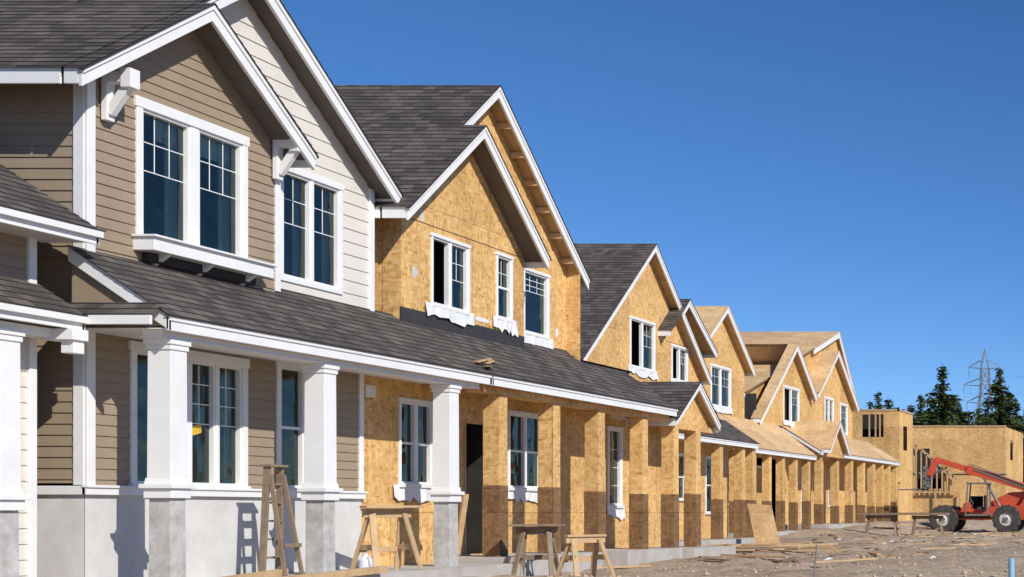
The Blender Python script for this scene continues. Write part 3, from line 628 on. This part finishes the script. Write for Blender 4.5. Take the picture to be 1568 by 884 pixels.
# ================================================================= trees
def conifer(tr,lf,x,y,z0,h,w,dens=1.0,lean=0,low=.08,rnd=.75):
    rs=random.Random(int(x*97+y*13+h*7))
    tr.cyl((x,y,z0),(x+lean,y,z0+h),.018*h,.02,7)
    z=h*low
    while z<h*.985:
        t=z/h; R=w*min(1,(1-t)**rnd*(.8+.3*math.sin(t*31+x)+.15*math.sin(t*67)))+.18
        nb=int(6*dens)+2
        for b in range(nb):
            if rs.random()<.1: continue
            a=rs.uniform(0,6.28); l=R*rs.uniform(.6,1.25); up=rs.uniform(-.05,.25)
            base=Vector((x+lean*t,y,z0+z)); d=Vector((math.cos(a),math.sin(a),up))
            nq=max(2,int(l/.3))
            for q in range(nq):
                f=(q+.6)/nq; c=base+d*l*f+Vector((0,0,-.2*l*f*f))
                s=(.62-.25*f)*rs.uniform(.6,1.3)*(.35+.65*min(1,R/1.2))
                for rep in range(2):
                    u=Vector((d.x+rs.uniform(-.6,.6),d.y+rs.uniform(-.6,.6),rs.uniform(-.5,.15))).normalized(); v=u.cross(Vector((rs.uniform(-1,1),rs.uniform(-1,1),.6))).normalized()
                    o=c+Vector((rs.uniform(-.15,.15),rs.uniform(-.15,.15),rs.uniform(-.16,.12)))
                    lf.face([o-u*s*.5-v*s*.28,o+u*s*.6-v*s*.05,o+u*s*.3+v*s*.2,o-u*s*.4+v*s*.3])
            if rs.random()<.3 and l>.8: tr.beam(base,base+d*l*.8+Vector((0,0,-.14*l)),.05,.05)
        z+=rs.uniform(.2,.34)*max(1,h/16)
for (px,py,Y,w) in ((1345,596,150,2.4),(1443,556,145,3.8),(1530,560,150,4.0)):
    H=Obj('pine_tree',((px-VX)*Y/F,Y,-1)); conifer(H.g('trunk','bark'),H.g('foliage','leaf'),(px-VX)*Y/F,Y,-1.1,(HY-py)*Y/F+1,w,1.6); H.finish()
H=Obj('distant_trees',(-25,165,-1)); rr=random.Random(3)
pts=[(1316,622),(1332,612),(1360,606),(1376,622),(1396,616),(1410,602),(1425,608),(1458,600),(1468,612),(1484,626),(1499,620),(1512,606),(1543,596),(1556,612),(1572,618),(1590,620),(1615,630),(1390,640),(1405,626),(1475,628),(1505,630),(1550,640),(1435,620),(1560,650),(1535,640),(1345,625)]
for i,(px,py) in enumerate(pts):
    Y=rr.uniform(156,176); rd=i%3==0
    conifer(H.g('trunks','bark'),H.g('foliage','leaf'),(px-VX)*Y/F,Y,-1.1,(HY-py)*Y/F+1,rr.uniform(2.4,3.2) if not rd else 2.9,1.25,rnd=.45 if rd else .7)
for k in range(26):
    X=rr.uniform(-18,60); Y=rr.uniform(160,230); conifer(H.g('trunks','bark'),H.g('foliage','leaf'),X,Y,-1.1,rr.uniform(8,13),rr.uniform(2.5,3.6),.6)
H.finish()
# pylon
H=Obj('transmission_tower',(-51.5,300,-1)); m=H.g('lattice','galv'); X0=(1508-VX)*300/F; Y0=300; top=33
def hw(z): return 3.3*(1-z/25)+.8 if z<25 else .8
lv=[-1,4,8.5,12.5,16,19,21.5,24,26.5,29]
for a,b in zip(lv[:-1],lv[1:]):
    A=[(X0+sx*hw(a),Y0+sy*hw(a),a) for sx,sy in ((-1,-1),(1,-1),(1,1),(-1,1))]; B=[(X0+sx*hw(b),Y0+sy*hw(b),b) for sx,sy in ((-1,-1),(1,-1),(1,1),(-1,1))]
    for i in range(4):
        j=(i+1)%4; m.beam(A[i],B[i],.18,.18); m.beam(A[i],B[j],.1,.1); m.beam(A[j],B[i],.1,.1); m.beam(B[i],B[j],.1,.1)
for sx in (-1,1):
    for sy in (-1,1): m.beam((X0+sx*.8,Y0+sy*.8,29),(X0,Y0,top),.14,.14)
for z,l in ((22,3.6),(25.5,4.2),(29,3.2)):
    for s in (-1,1):
        for sy in (-1,1): m.beam((X0+s*.8,Y0+sy*.8,z),(X0+s*l,Y0,z+.2),.11,.11); m.beam((X0+s*.8,Y0+sy*.8,z+1.6),(X0+s*l,Y0,z+.3),.11,.11)
        m.beam((X0+s*l,Y0,z+.2),(X0+s*l,Y0,z-1.4),.12,.12)
        for ex,ey,sag in ((-36,220,14),(260,-20,12)):
            pp=None
            for k in range(13):
                t=k/12; p=(X0+s*l+ex*t,Y0+ey*t,z-1.4-sag*t*(1-t))
                if pp: H.g('power_line','galv').beam(pp,p,.03,.03)
                pp=p
H.finish()
# ================================================================= light, sky, camera
w=bpy.data.worlds.new('World'); scene.world=w; w.use_nodes=True; nt=w.node_tree; bg=nt.nodes['Background']
d=Vector((.72,-.5,.6)).normalized(); el=math.asin(d.z); az=math.atan2(d.x,d.y)
sky=nd(nt,'ShaderNodeTexSky',sky_type='NISHITA',sun_disc=False); sky.sun_elevation=el; sky.sun_rotation=az; sky.altitude=1200; sky.dust_density=.15; sky.ozone_density=3.5; sky.air_density=1.0
tc=nd(nt,'ShaderNodeTexCoord'); mp=nd(nt,'ShaderNodeVectorMath',operation='MULTIPLY_ADD'); mp.inputs[1].default_value=(1,1,1.3); mp.inputs[2].default_value=(0,0,.03); lk(nt,tc.outputs['Generated'],mp.inputs[0]); lk(nt,mp.outputs[0],sky.inputs['Vector'])
tint=mix(nt,1.0,sky.outputs[0],(.92,1.0,1.16),'MULTIPLY')
hs=nd(nt,'ShaderNodeHueSaturation'); hs.inputs['Saturation'].default_value=1.14; hs.inputs['Value'].default_value=1.0; lk(nt,tint,hs.inputs['Color']); lk(nt,hs.outputs[0],bg.inputs[0]); bg.inputs[1].default_value=.115
sl=bpy.data.lights.new('sun','SUN'); sl.energy=4.8; sl.angle=math.radians(.53); sl.color=(1,.955,.88); so=bpy.data.objects.new('sun',sl); scene.collection.objects.link(so)
so.rotation_euler=d.to_track_quat('Z','Y').to_euler(); so.location=(10,-10,20)
cd=bpy.data.cameras.new('camera'); cam=bpy.data.objects.new('camera',cd); scene.collection.objects.link(cam); scene.camera=cam
cam.location=(0,0,0); cam.rotation_euler=(math.radians(90),0,0); cd.sensor_width=36; cd.lens=F/1568*36; cd.shift_x=(784-VX)/1568; cd.shift_y=(HY-442)/1568; cd.clip_end=6000; cd.clip_start=.1
scene.view_settings.view_transform='Standard'; scene.view_settings.look='None'; scene.view_settings.exposure=0
